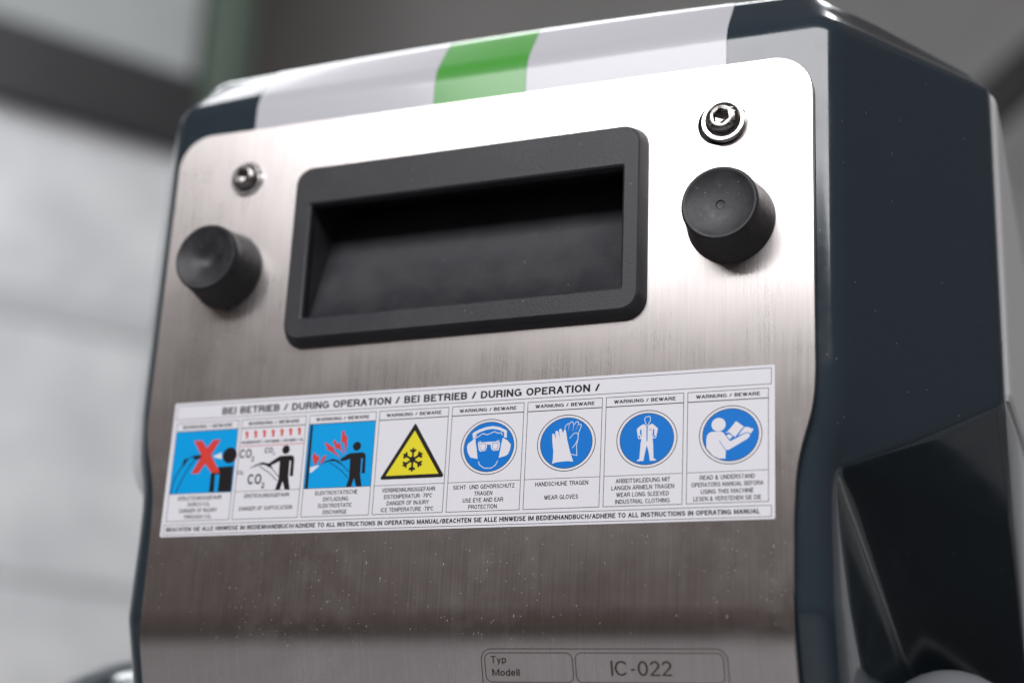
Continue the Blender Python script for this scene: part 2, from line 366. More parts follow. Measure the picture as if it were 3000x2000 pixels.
# --- steel panel: flat plate with openings, bent back along its lower edge
HT = RAD(0.5); HCX, HCZ = 2.2, 69.5
def hrot(x, z): 
    dx, dz = x - HCX, z - HCZ
    return HCX + dx * math.cos(HT) - dz * math.sin(HT), HCZ + dx * math.sin(HT) + dz * math.cos(HT)
out = []
zz = [-44 + i * 2 for i in range(34)]
right = [(CX + smooth_tab(WP, z, 2.5), z) for z in zz]
left = [(CX - smooth_tab(WP, z, 2.5), z) for z in zz]
r = 12.0; W = 110.8; T = 119.5
cr = [(CX + W - r + r * math.cos(RAD(a)), T - r + r * math.sin(RAD(a))) for a in range(0, 91, 9)]
cl = [(CX - W + r - r * math.cos(RAD(a)), T - r + r * math.sin(RAD(a))) for a in range(90, -1, -9)]
outline = right + cr + cl + left[::-1]
holes = [[hrot(*p) for p in rrect(-56, 57, 42.5, 97, 3, 3)]]
SC = [(-81.9, 100.9), (84.9, 100.0)]
for i, (sx, sz) in enumerate(SC):
    hx = sx - (1.2 if i else 0.2); hr = 7.3 if i else 5.2
    holes.append([(hx + hr * math.cos(2 * math.pi * k / 32), sz + hr * math.sin(2 * math.pi * k / 32)) for k in range(32)])
bm = bmesh.new(); uvl = bm.loops.layers.uv.new('UVMap')
loops = []
for lp in [outline] + holes:
    vs_ = [bm.verts.new(P(x, 0, z)) for x, z in lp]; loops.append(vs_)
edges = [bm.edges.new((a, b)) for vs_ in loops for a, b in zip(vs_, vs_[1:] + vs_[:1])]
bmesh.ops.triangle_fill(bm, use_beauty=True, edges=edges)
for fc in list(bm.faces):
    if fc.normal.y > 0: fc.normal_flip()
# bevelled rim and thickness
for vs_, s in [(loops[0], 1)] + [(l, -1) for l in loops[1:]]:
    n_ = len(vs_); prev = vs_
    for dy, off in ((0.35, 0.22), (1.9, 0.22)):
        new = []
        for i in range(n_):
            a, b = vs_[i - 1].co, vs_[(i + 1) % n_].co; d = (b - a).normalized(); nrm = Vector((d.z, 0, -d.x))
            c = vs_[i].co
            new.append(bm.verts.new((c.x + nrm.x * off / 1000, P(0, dy, 0)[1], c.z + nrm.z * off / 1000)))
        for i in range(n_):
            j = (i + 1) % n_
            if vs_ is loops[0] and j == 0: continue                  # the lower edge continues into the bend
            bm.faces.new((prev[i], prev[j], new[j], new[i]))
        prev = new
# lower bend
def flat_to_bend(s):
    """s: mm below z=-44 along the sheet -> (y, z)"""
    R_, th = 36.0, RAD(20); L = R_ * th; s0 = 2.0
    if s <= s0: return 0.0, -44 - s
    a = min(th, (s - s0) / R_); y = R_ * (1 - math.cos(a)); z = -44 - s0 - R_ * math.sin(a)
    e = max(0, s - s0 - L); return y + e * math.sin(th), z - e * math.cos(th)
srows = [0, 1, 2] + [2 + 12.6 * i / 10 for i in range(1, 11)] + [17, 22, 30, 60, 85]
prev = None
for s in srows:
    y, z = flat_to_bend(s); w_ = smooth_tab(WP, -44, 2.5) + max(0, s - 12) * 0.012
    row = [bm.verts.new(P(CX + x, y, z)) for x in (-w_ - .2, -w_, -50, 0, 50, w_, w_ + .2)]
    row[0].co.y += 0.0004; row[-1].co.y += 0.0004
    row = [bm.verts.new((row[0].co.x, row[0].co.y + 0.0016, row[0].co.z))] + row + [bm.verts.new((row[-1].co.x, row[-1].co.y + 0.0016, row[-1].co.z))]
    if prev:
        for a in range(len(row) - 1): bm.faces.new((prev[a], prev[a + 1], row[a + 1], row[a]))
    prev = row
bmesh.ops.remove_doubles(bm, verts=bm.verts, dist=3e-5)
for fc in bm.faces:
    fc.smooth = True
    for lp in fc.loops: lp[uvl].uv = (lp.vert.co.x * 4, lp.vert.co.z * 4)
me = bpy.data.meshes.new('steel_panel'); bm.to_mesh(me); bm.free(); me.materials.append(STEEL)
me.set_sharp_from_angle(angle=RAD(25))
panel = bpy.data.objects.new('steel_panel', me); C.collection.objects.link(panel); panel.parent = machine
panel['label'] = 'brushed stainless steel front panel'

# --- recessed grip
hroot = bpy.data.objects.new('recessed_handle', None); C.collection.objects.link(hroot); hroot.parent = machine
hroot['label'] = 'black plastic recessed grip'
rings = [(rrect(-61.0, 61.4, 38.6, 101.6, 6.5), -0.0), (rrect(-60.6, 61.0, 39.0, 101.2, 6.3), -1.6), (rrect(-59.4, 59.9, 40.4, 100.3, 5.6), -4.5), (rrect(-58.9, 59.4, 40.9, 99.8, 5.2), -4.9),
         (rrect(-54.0, 55.2, 46.8, 87.6, 0.9), -4.9), (rrect(-53.3, 54.6, 47.5, 87.0, 0.6), -4.4), (rrect(-53.0, 54.3, 47.8, 86.7, 0.5), -3.6), (rrect(-53.0, 54.3, 47.8, 86.7, 0.5), -1.5)]
rows = [[P(*(lambda q: (q[0], y, q[1]))(hrot(x, z))) for x, z in ring] for ring, y in rings]
v, f = grid(rows, True); link('frame', v, f, PLAST, hroot, smooth=28)
xs = [-53.0, -50, -46, -42, -38, -34, -20, 0, 20, 36, 40, 44, 48, 52, 54.3]
rows = []
for x in xs:
    e = min(1.0, min(x + 53.0, 54.3 - x) / 18.0)
    knee = lerp((0.6, 50.2), (6.5, 58.5), e)
    prof = [(-3.0, 47.8), (-1.0, 48.2)] + bez((-0.2, 48.9), knee, (9.6, 74), 7) + [(11, 79), (14, 86), (19, 92), (24, 96), (27, 98), (24, 99), (10, 99), (1, 96), (-1.5, 89), (-3.0, 86.7)]
    rows.append([P(*(lambda q, y=y: (q[0], y, q[1]))(hrot(x, z))) for y, z in prof])
v, f = grid(rows); f += [tuple(range(len(rows[0]))), tuple(range(len(v) - len(rows[0]), len(v)))]
pk = link('pocket', v, f, PLAST, hroot, smooth=35, recalc=False)

# --- rubber buffers
def dish(r, d0, d1, n=8): return [(r * (1 - i / n), d0 - (d0 - d1) * (1 - (1 - i / n) ** 2)) for i in range(n)]
kp = [(13.2, 0.0), (13.4, 0.5), (13.2, 1.6), (12.6, 5.0), (11.9, 9.5), (11.6, 12.0), (11.55, 13.2), (11.3, 13.9), (10.9, 14.35), (10.5, 14.4), (10.1, 14.2)] + \
     [(9.6, 13.95), (8.5, 13.55), (7, 13.15), (5, 12.8), (3, 12.6), (1.45, 12.55), (1.15, 12.2), (0.4, 12.1), (0.0, 12.1)]
b1 = lathe('rubber_buffer', kp, RUBB, machine, 64, 35); b1.location = P(87.0, 0, 67.7)
kd = kp[:11] + [(9.4, 13.8), (7.8, 13.2), (6, 12.5), (4.2, 11.7), (3, 11.0), (1.8, 10.4), (0.0, 10.2)]
b2 = lathe('rubber_buffer', kd, RUBB, machine, 64, 35, 'rubber buffer with a deeper hollow in its face'); b2.location = P(-85.8, 0, 67.7)

# --- button-head screws with washers
def screw(loc, hr, wr, split, ang, mark, wt=1.75, h=3.1):
    root = bpy.data.objects.new('screw', None); C.collection.objects.link(root); root.parent = machine; root.location = P(loc[0], 0, loc[1])
    # split spring washer, a slightly helical ring
    rows = []; seg = 56; gap = RAD(9) if split else 0
    for i in range(seg + 1):
        a = RAD(18) + gap / 2 + (2 * math.pi - gap) * i / seg; lift = (0.9 * i / seg if split else 0)
        sec = [(wr, 0.1 + lift), (wr, wt - .25 + lift), (wr - .25, wt + lift), (hr * 0.72, wt + lift), (hr * 0.72, 0.1 + lift)]
        rows.append([(q * math.cos(a) / 1000, -d / 1000, q * math.sin(a) / 1000) for q, d in sec])
    v, f = grid(rows); f += [tuple(range(5)), tuple(range(len(v) - 5, len(v)))]
    link('washer', v, f, WASH, root, smooth=40)
    hx = hr * 0.46; seg = 48; b = wt + .15
    def hexr(a): a = (a + ang) % (math.pi / 3) - math.pi / 6; return hx * math.cos(math.pi / 6) / math.cos(a)
    rings = [(hr, b), (hr, b + .5)] + [(hr - (hr - hx * 1.25) * (1 - math.cos(t * math.pi / 2)) ** 0.8, b + 0.5 + (h - .5) * math.sin(t * math.pi / 2)) for t in (.15, .3, .45, .6, .75, .9, 1.0)]
    rows = [[(q * math.cos(2 * math.pi * i / seg) / 1000, -d / 1000, q * math.sin(2 * math.pi * i / seg) / 1000) for i in range(seg)] for q, d in rings]
    v, f = grid(rows, True); link('screw_head', v, f, SCREW, root, smooth=50)
    rows = []
    for sc, d in ((None, b + h), (1.06, b + h - .05), (1.0, b + h - .35), (0.97, b + 1.0), (0.5, b + .5), (0.01, b + .3)):
        rows.append([((hx * 1.25 if sc is None else hexr(2 * math.pi * i / seg) * sc) * math.cos(2 * math.pi * i / seg) / 1000, -d / 1000,
                      (hx * 1.25 if sc is None else hexr(2 * math.pi * i / seg) * sc) * math.sin(2 * math.pi * i / seg) / 1000) for i in range(seg)])
    v, f = grid(rows, True); link('hex_socket', v, f, SCREW, root, smooth=25)
    lathe('hole_shade_disc', [(wr + 2.6, -2.6), (0.0, -2.6)], DARKM, root, 32)  # near-black disc stands in for the shade inside the screw hole
    if mark:
        V, F = [], []
        for word, a0 in (('A2-70', 35), ('M6', 215)):
            for i, ch in enumerate(word):
                vv, fs, wd = txt(ch, 1.0, 0.18); a = RAD(a0 - i * 19); o0 = len(V); rr = hr * 0.74
                for x, y, l_ in vv:
                    x -= wd / 2; y += rr - .55; X = x * math.cos(a - math.pi / 2) - y * math.sin(a - math.pi / 2); Z_ = x * math.sin(a - math.pi / 2) + y * math.cos(a - math.pi / 2)
                    V.append((X / 1000, -(b + 0.62 + (h - .5) * math.sqrt(max(0, 1 - ((math.hypot(X, Z_) - hx * 1.25) / (hr - hx * 1.25)) ** 2))) / 1000 - 0.00012, Z_ / 1000))
                F += [tuple(q + o0 for q in fc) for fc in fs]
        link('lettering', V, F, WASH, root)
    return root
screw(SC[1], 5.6, 6.9, True, 0.35, True)
s2 = screw(SC[0], 4.8, 6.1, False, 0.1, False, 1.0, 2.5); s2['label'] = 'smaller screw on a plain washer'

# ------------------------------------------------------------------ warning sticker
class Art:
    """flat print in sticker millimetres, one mesh with one material per ink"""
    def __init__(s): s.v = []; s.f = []; s.m = []; s.ink = []; s.lay = 0
    def add(s, pts, faces, ink):
        s.lay += 1
        if ink not in s.ink: s.ink.append(ink)
        o = len(s.v); y = -0.13 - 0.006 * s.lay
        s.v += [P(q[0], y - (q[2] * 0.0007 if len(q) > 2 else 0), q[1]) for q in pts]; s.f += [tuple(q + o for q in fc) for fc in faces]; s.m += [s.ink.index(ink)] * len(faces)
    def poly(s, ink, pts): s.add(pts, [tuple(range(len(pts)))], ink)
    def line(s, ink, w, pts, closed=False): s.add(*stroke(pts, w, closed), ink)
    def ell(s, ink, x, z, rx, rz, n=40): s.poly(ink, [(x + rx * math.cos(2 * math.pi * i / n), z + rz * math.sin(2 * math.pi * i / n)) for i in range(n)])
    def ring(s, ink, x, z, rx, rz, w): s.line(ink, w, [(x + rx * math.cos(2 * math.pi * i / 56), z + rz * math.sin(2 * math.pi * i / 56)) for i in range(56)], True)
    def text(s, ink, string, x, z, h, align='l', bold=0.15, width=None, k=1.0):
        vv, fs, wd = txt(string, h, bold, width, k); dx = x - (wd / 2 if align == 'c' else 0)
        s.add([(a + dx, b + z, l) for a, b, l in vv], fs, ink); return wd
    def make(s, name, parent, label=None): return link(name, s.v, s.f, [INK[i] for i in s.ink], parent, s.m, label=label, recalc=False)
SH = 22.27
out = rrect(-100, 100, -SH, SH, 0.4, 3); k = len(out)
v = [P(x, -0.03, z) for x, z in out] + [P(x, -0.12, z) for x, z in out]
sticker = link('warning_sticker', v, [tuple(range(k, 2 * k))] + [(i, (i + 1) % k, k + (i + 1) % k, k + i) for i in range(k)], INK['w'], machine, label='white warning sticker with eight safety pictograms')
a = Art(); a.line('k', 0.16, [(-98.9, 21.3), (99.0, 21.3), (99.0, 16.6), (-98.9, 16.6)], True)
a.text('k', 'BEI BETRIEB / DURING OPERATION / BEI BETRIEB / DURING OPERATION /', -81.6, 17.55, 2.35, bold=0.2, width=129.4); a.make('heading', sticker)
a = Art(); a.line('k', 0.16, [(-98.9, -18.4), (99.0, -18.4), (99.0, -21.55), (-98.9, -21.55)], True)
ft = 'BEACHTEN SIE ALLE HINWEISE IM BEDIENHANDBUCH/ADHERE TO ALL INSTRUCTIONS IN OPERATING MANUAL'
a.text('k', ft + '/' + ft, -97.9, -20.62, 1.42, bold=0.21, width=193.6); a.make('footer_line', sticker)
GL = {'c1':[('l','k',0.35,0,[-97.85,-8.07,-97.49,-5.1,-96.83,-2.96,-95.46,-0.35,-94.2,1.6,-93.04,2.89,-91.63,3.75,-90.52,4.03]),('l','k',0.35,0,[-95.93,-8.14,-94.97,-5.36,-93.64,-2.59,-92.27,0.02,-90.82,1.96,-90.02,3.09]),('p','k',[-94.59,0.28,-94.38,2.95,-93.13,3.56,-92.65,2.87,-93.62,1.58]),('p','k',[-91.3,4.15,-87.55,4.48,-84.1,4.16,-83.48,3.71,-87.39,3.31,-89.97,2.75]),('p','w',[-83.12,3.78,-80.24,4.81,-79.78,2.63,-82.97,3.36]),('e','k',-77.03,3.75,2.62,2.62),('p','k',[-80.77,0.03,-75.29,0.21,-75.2,-8.15,-80.12,-8.09,-80.1,-2.31,-81.77,-2.41,-81.52,-8.08,-83.39,-8.1,-83.34,-1.85,-81.21,-0.94]),('p','r',[-91.12,9.26,-88.06,9.2,-85.92,6.58,-83.81,9.24,-81.07,9.19,-84.1,4.16,-79.97,-1.82,-83.15,-1.85,-85.91,1.33,-88.16,-1.73,-90.89,-1.79,-87.67,3.99])],'c2':[('p','r',[-71.76,11.66,-70.61,10.77,-70.99,10.76,-70.95,9.11,-71.76,9.1,-71.84,10.71,-72.34,10.69]),('p','r',[-68.52,11.7,-67.38,10.81,-67.76,10.79,-67.72,9.15,-68.53,9.13,-68.6,10.75,-69.1,10.72]),('p','r',[-65.3,11.73,-64.16,10.84,-64.54,10.83,-64.51,9.18,-65.32,9.17,-65.38,10.78,-65.88,10.76]),('p','r',[-62.09,11.76,-60.96,10.87,-61.34,10.86,-61.31,9.22,-62.11,9.21,-62.18,10.82,-62.67,10.79]),('p','r',[-58.9,11.79,-57.77,10.91,-58.15,10.89,-58.13,9.26,-58.92,9.25,-58.99,10.85,-59.48,10.82]),('p','r',[-55.72,11.83,-54.6,10.94,-54.98,10.93,-54.96,9.3,-55.75,9.29,-55.81,10.88,-56.3,10.86]),('p','r',[-52.56,11.86,-51.45,10.98,-51.82,10.96,-51.8,9.33,-52.59,9.32,-52.65,10.92,-53.13,10.89]),('l','q',0.28,0,[-73.29,6.45,-61.86,6.51,-50.51,6.47]),('e','k',-56.5,4.68,1.35,1.42),('p','k',[-62.33,0.46,-58.94,2.44,-58.02,2.74,-54.25,2.74,-53.36,2.27,-53.15,1.24,-53.07,-4.0,-54.29,-3.95,-54.25,0.95,-54.82,0.98,-54.74,-4.1,-53.82,-8.33,-55.6,-8.35,-56.65,-5.54,-57.39,-8.29,-59.09,-8.22,-58.16,-4.64,-58.41,1.05,-60.04,0.36,-61.85,-0.42]),('p','k',[-69.43,-0.95,-66.88,0.23,-64.48,0.98,-62.12,0.36,-60.63,-1.15,-62.19,-0.74,-63.81,0.09,-65.53,0.17,-67.19,-0.36]),('l','k',0.22,0,[-63.07,0.32,-60.99,-1.3,-59.3,-2.9,-58.01,-4.3]),('l','k',0.22,0,[-65.68,-0.25,-63.62,-1.53,-62.0,-2.45,-60.32,-3.87,-58.66,-5.29])],'c3':[('p','k',[-48.4,12.26,-47.52,12.24,-47.38,-8.31,-48.45,-8.35]),('p','w',[-47.19,-1.46,-44.79,-0.97,-44.04,-1.09,-46.61,-3.16,-47.25,-3.22]),('e','k',-31.33,4.59,1.42,1.42),('p','k',[-36.85,0.69,-34.6,2.02,-33.36,2.46,-29.2,2.6,-28.15,2.05,-27.97,0.96,-27.79,-4.1,-28.96,-4.13,-28.93,0.67,-29.48,0.7,-29.37,-4.61,-28.6,-8.19,-30.58,-8.16,-31.45,-5.52,-32.2,-8.3,-34.01,-8.26,-33.2,-5.29,-33.38,0.71,-34.44,0.25,-36.42,0.01]),('p','k',[-44.06,-0.92,-41.96,0.25,-39.45,0.98,-37.56,0.39,-35.58,-1.2,-37.09,-0.63,-38.64,0.19,-40.48,0.18,-42.28,-0.24]),('l','k',0.22,0,[-37.91,0.24,-35.95,-1.18,-34.55,-2.41,-33.37,-3.46]),('l','k',0.22,0,[-40.44,-0.24,-38.1,-1.59,-36.54,-2.66,-34.95,-4.05,-33.55,-5.44]),('p','r',[-42.99,6.11,-42.37,6.34,-40.1,4.87,-39.04,4.4,-39.56,4.01,-36.52,1.01,-40.42,3.37,-42.06,4.12,-41.64,4.61]),('p','r',[-39.88,6.47,-39.31,7.2,-38.43,5.72,-37.25,5.92,-36.85,4.55,-35.79,1.99,-37.36,4.07,-38.65,4.13,-39.33,5.51]),('p','r',[-37.03,9.45,-36.07,9.91,-35.72,8.12,-34.98,8.08,-34.81,5.3,-35.23,1.96,-35.89,6.02,-36.89,5.98]),('p','r',[-46.76,1.98,-46.07,3.47,-45.36,1.92,-44.38,2.38,-44.25,1.02,-45.44,-0.94,-45.83,-0.76]),('p','r',[-43.49,0.82,-42.77,1.97,-41.69,2.25,-42.36,0.6,-43.88,-0.84])],'c4':[('p','k',[-11.89,10.79,-11.47,10.7,-1.27,-5.56,-1.24,-6.01,-1.63,-6.42,-21.92,-6.48,-22.25,-6.2,-22.26,-5.75]),('p','y',[-11.73,8.61,-2.87,-5.27,-20.63,-5.32])],'c5':[('l','w',0.85,0,[8.21,5.25,8.13,6.55,9.85,7.37,11.97,8.03,14.12,8.24,16.3,7.81,18.37,6.8,18.47,4.87]),('p','w',[8.35,5.25,8.7,4.97,8.85,3.68,9.28,1.86,9.77,-1.37,9.15,-1.15,7.37,-0.77,6.46,0.71,6.05,2.52,6.35,3.54,7.59,4.38]),('p','w',[17.54,4.85,19.05,4.08,20.33,2.67,20.15,1.09,19.55,-0.28,18.78,-0.75,16.61,-1.29,17.05,1.62]),('l','w',0.24,0,[8.87,6.64,8.83,5.16,10.98,6.47,12.63,6.06,14.8,6.92,16.05,6.34,16.98,6.49,17.49,5.69]),('l','w',0.24,0,[10.11,-2.08,10.49,-3.18,12.17,-4.27,14.32,-4.34,15.73,-3.41,16.37,-2.1]),('p','w',[9.62,3.38,9.8,3.7,12.76,3.81,16.26,3.77,16.79,3.42,16.75,2.27,16.42,1.01,14.81,0.96,14.12,1.37,13.77,2.67,13.68,3.12,13.22,2.89,12.6,3.17,12.6,2.09,12.25,1.14,10.51,0.9,10.01,1.44]),('p','w',[9.64,4.02,10.69,4.13,10.67,3.91,9.72,3.81]),('p','w',[15.64,4.05,16.71,4.13,16.69,3.91,15.69,3.83]),('l','u',0.13,1,[10.17,3.23,12.11,3.39,12.16,1.47,10.75,1.37,10.46,1.8]),('l','u',0.13,1,[14.27,3.29,16.29,3.32,15.99,1.41,14.52,1.38])],'c6':[('p','w',[33.39,5.17,33.71,5.35,34.11,5.07,34.64,3.53,34.34,5.76,34.46,6.07,34.92,6.13,35.28,5.83,35.8,3.79,35.5,6.2,35.64,6.64,36.06,6.71,36.41,6.28,36.74,5.25,37.06,6.12,37.28,6.55,37.65,6.09,38.23,3.04,39.14,-0.27,40.32,-3.47,38.62,-3.24,36.3,-3.33,34.75,-3.51,33.7,-3.84,33.93,-2.53,33.95,-0.03,33.49,3.02]),('l','w',0.2,0,[37.24,6.56,37.53,7.49,38.28,8.18,38.61,8.0,38.37,5.87,38.73,8.19,39.42,8.69,39.8,8.38,40.04,7.74,39.8,5.86,40.11,7.61,40.85,8.58,41.37,8.61,41.52,8.04,40.7,5.87,41.41,7.6,41.92,7.79,42.42,7.55,42.36,6.98,41.63,5.13,41.46,2.88,41.14,1.27,41.38,-1.68,39.56,-1.16]),('l','w',0.2,0,[38.92,3.57,40.09,4.96,40.98,5.23,41.52,4.76,41.57,3.38,40.74,1.66,39.81,0.64])],'c7':[('l','w',0.2,1,[61.8,8.1,62.09,8.77,63.34,9.04,63.64,8.0,63.44,7.39,63.13,7.1,63.08,6.54,62.76,6.19,62.34,6.58]),('p','w',[61.58,6.75,62.03,6.48,62.44,5.96,62.54,1.75,62.71,1.43,62.83,1.74,62.81,5.94,63.4,6.53,64.2,6.73,64.9,6.14,65.89,5.22,65.69,3.93,65.52,3.33,65.47,2.71,65.11,2.3,64.36,2.46,64.6,0.05,64.75,-3.51,65.5,-3.97,65.56,-4.21,63.71,-4.26,63.21,-1.36,62.67,0.39,62.22,-1.56,61.73,-4.23,59.74,-4.2,59.92,-3.9,60.53,-3.56,60.79,0.97,61.01,2.32,60.13,2.42,59.86,2.99,59.85,3.49,59.56,5.12,59.67,5.48,60.65,6.3]),('p','u',[60.58,5.16,60.96,5.11,61.05,2.93,60.46,4.08]),('p','u',[64.43,5.11,64.77,5.09,64.83,3.48,64.29,2.77]),('p','u',[60.01,3.3,60.42,3.34,60.74,2.76,60.25,2.67]),('p','u',[64.72,3.24,65.21,3.16,65.16,2.67,64.67,2.63]),('l','u',0.2,0,[63.25,4.95,63.99,5.03])],'c8':[('e','w',83.82,5.41,2.06,1.98),('p','w',[81.73,3.39,84.5,3.35,85.23,2.97,87.04,0.52,87.4,0.44,91.55,2.47,92.15,2.59,92.74,2.29,92.92,1.73,92.27,0.92,87.18,-1.9,86.46,-2.16,85.86,-2.01,84.05,0.67,85.96,-2.26,85.88,-4.6,83.97,-4.51,82.17,-3.53,80.34,-1.39,80.25,1.28,80.48,2.36,80.95,3.01]),('p','w',[88.86,6.18,91.1,4.51,88.59,1.49,86.54,3.27]),('p','w',[91.37,4.35,92.38,4.23,93.98,3.58,93.1,2.33,92.38,2.73,91.67,2.76,89.48,1.91]),('p','w',[86.73,2.53,87.93,1.86,87.16,0.88,86.13,1.96]),('l','w',0.18,0,[85.94,3.12,86.49,2.91,86.84,3.86]),('l','u',0.16,0,[84.05,0.67,85.96,-2.14])]}
CAPS = [['VERLETZUNGSGEFAHR', 'DURCH CO\u2082', 'DANGER OF INJURY', 'THROUGH CO\u2082'], ['ERSTICKUNGSGEFAHR', '', 'DANGER OF SUFFOCATION', ''],
        ['ELEKTROSTATISCHE', 'ENTLADUNG', 'ELEKTROSTATIC', 'DISCHARGE'], ['VERBRENNUNGSGEFAHR', 'EISTEMPERATUR -79\u00b0C', 'DANGER OF INJURY', 'ICE TEMPERATURE -79\u00b0C'],
        ['SICHT- UND GEH\u00d6RSCHUTZ', 'TRAGEN', 'USE EYE AND EAR', 'PROTECTION'], ['HANDSCHUHE TRAGEN', '', 'WEAR GLOVES', ''],
        ['ARBEITSKLEIDUNG MIT', 'LANGEN \u00c4RMELN TRAGEN', 'WEAR LONG SLEEVED', 'INDUSTRIAL CLOTHING'], ['READ & UNDERSTAND', 'OPERATORS MANUAL BEFORA', 'USING THIS MACHINE', 'LESEN & VERSTEHEN SIE DIE']]
DESC = ['red cross over a blast jet aimed at a head', 'person among rising gas arrows', 'red lightning around a blasting person', 'yellow triangle with snowflake',
        'blue disc, head with ear muffs and goggles', 'blue disc, pair of gloves', 'blue disc, person in overalls', 'blue disc, person reading a book']
for i in range(8):
    x0 = -98.45 + 24.73 * i; x1 = x0 + 23.5; xc = (x0 + x1) / 2
    if i < 1: x0 += .1
    fr = Art(); fr.line('k', 0.17, [(x0, 15.4), (x1, 15.4), (x1, -17.25), (x0, -17.25)], True)
    fr.line('k', 0.26, [(x0, 12.5), (x1, 12.5)]); fr.line('k', 0.13, [(x0, -8.3), (x1, -8.3)])
    fr.make('cell_frame', sticker)
    a = Art()
    if i in (0, 2): a.poly('b', [(x0, 12.5), (x1, 12.5), (x1, -8.3), (x0, -8.3)])
    if i >= 4:
        xm = 13.18 + 24.7 * (i - 4)
        a.ring('k', xm, 2.3, 9.05, 8.5, 0.22); a.ell('k', xm, 2.3, 8.2, 7.75); a.ell('u', xm, 2.3, 8.03, 7.58)
    for it in GL.get('c%d' % (i + 1), []):
        pr = lambda L: list(zip(L[0::2], L[1::2]))
        if it[0] == 'p': a.poly(it[1], pr(it[2]))
        elif it[0] == 'l': a.line(it[1], it[2], pr(it[4]), bool(it[3]))
        else: a.ell(it[1], it[2], it[3], it[4], it[5])
    if i == 1:
        for sx, sz, h, wd in ((-73.3, 2.6, 2.9, 4.3), (-64.2, 3.9, 1.8, 2.9), (-69.4, -6.1, 3.3, 5.0)):
            a.text('k', 'CO', sx, sz, h, bold=0.16, width=wd); a.text('k', '2', sx + wd + .25, sz - h * .42, h * .55, bold=0.17)
        a.text('k', 'CO\u2082', -73.5, -2.7, 1.2, width=2.2); a.text('k', 'SAUERSTOFF / OXYGENE / OXYGEN / O\u2082', -73.2, 7.35, 0.8, bold=0.17, width=22.6)
    if i == 3:
        cx, cz = -11.85, -0.55
        for q in range(6):
            an = RAD(90 + 60 * q); dx, dz = math.cos(an), math.sin(an); px, pz = -dz, dx
            a.line('k', 0.62, [(cx, cz), (cx + dx * 3.7, cz + dz * 3.7)])
            for sg in (-1, 1): a.line('k', 0.62, [(cx + dx * 2.3, cz + dz * 2.3), (cx + dx * 3.15 + sg * px * 1.0, cz + dz * 3.15 + sg * pz * 1.0)])
            a.poly('k', [(cx + dx * 2.0, cz + dz * 2.0), (cx + dx * 2.9 + px * .8, cz + dz * 2.9 + pz * .8), (cx + dx * 3.4, cz + dz * 3.4), (cx + dx * 2.9 - px * .8, cz + dz * 2.9 - pz * .8)])
        a.ell('k', cx, cz, 0.95, 0.95)
    a.make('pictogram', sticker, DESC[i])
    a = Art(); a.text('k', 'WARNUNG / BEWARE', xc, 13.42, 1.08, 'c', bold=0.2, width=18.7); a.make('cell_title', sticker)
    for j, ln in enumerate(CAPS[i]):
        if ln: a = Art(); a.text('k', ln, xc, -10.5 - 2.03 * j, 1.3, 'c', bold=0.165, k=0.94 if len(ln) < 23 else 0.885); a.make('caption', sticker)

# ------------------------------------------------------------------ printed type plate on the bent part of the panel
class Plate(Art):
    def add(s, pts, faces, ink):
        s.lay += 1
        if ink not in s.ink: s.ink.append(ink)
        o = len(s.v); off = 0.05 + 0.004 * s.lay
        for q in pts:
            x, d = q[0], q[1]; off2 = off + (q[2] * 0.0007 if len(q) > 2 else 0)
            y = d * math.sin(RAD(20)); z = -50 - d * math.cos(RAD(20)); s.v.append(P(x, y + PY - off2 * math.cos(RAD(20)), z - off2 * math.sin(RAD(20))))
        s.f += [tuple(q + o for q in fc) for fc in faces]; s.m += [s.ink.index(ink)] * len(faces)
    def text(s, ink, string, x, d, h, bold=0.0, width=None):
        vv, fs, wd = txt(string, h, bold, width); s.add([(a + x, d - b, l) for a, b, l in vv], fs, ink)
yb, zb = flat_to_bend(40); PY = yb - (-50 - zb) * math.tan(RAD(20))
a = Plate()
a.line('t', 0.22, rrect(13.3, 86.2, 7.9, 44, 3.2), True); a.line('t', 0.22, rrect(14.4, 41.2, 9.05, 17.5, 1.8), True); a.line('t', 0.22, rrect(42.1, 85.0, 9.05, 17.4, 1.8), True)
a.line('t', 0.22, rrect(14.4, 85.0, 18.7, 42.5, 1.8), True); a.make('printed_border', panel)
for t_, x, d, h, bo, wd in (('Typ', 16.2, 12.05, 2.1, 0.13, 4.8), ('Modell', 16.4, 15.7, 2.0, 0.15, 8.5), ('IC-022', 52.5, 15.45, 4.2, 0.115, 17.7)):
    a = Plate(); a.text('t', t_, x, d, h, bo, wd); a.make('lettering', panel)

# --- a hair caught on the edge of the housing
hp = [(157.9, 54.0, 42.1), (157.1, 54.0, 31.8), (155.8, 54.0, 21.6), (155.4, 54.0, 18.2), (155.8, 54.0, 11.4), (156.6, 54.0, 0.7), (157.5, 54.0, -11.2)]
hp = [tuple(Vector(a).lerp(Vector(b), i / 4)) for a, b in zip(hp, hp[1:]) for i in range(4)] + [hp[-1]]
rows = [[P(x + .055 * math.cos(q * 1.571), y + .055 * math.sin(q * 1.571), z) for q in range(4)] for x, y, z in hp]
v, f = grid(rows, True); hr_ = link('hair', [tuple(Vector(q) + ROOT) for q in v], f, DARKM, smooth=80)
thing(hr_, 'thin dark hair clinging to the rear edge of the housing against the pale cover', 'hair')

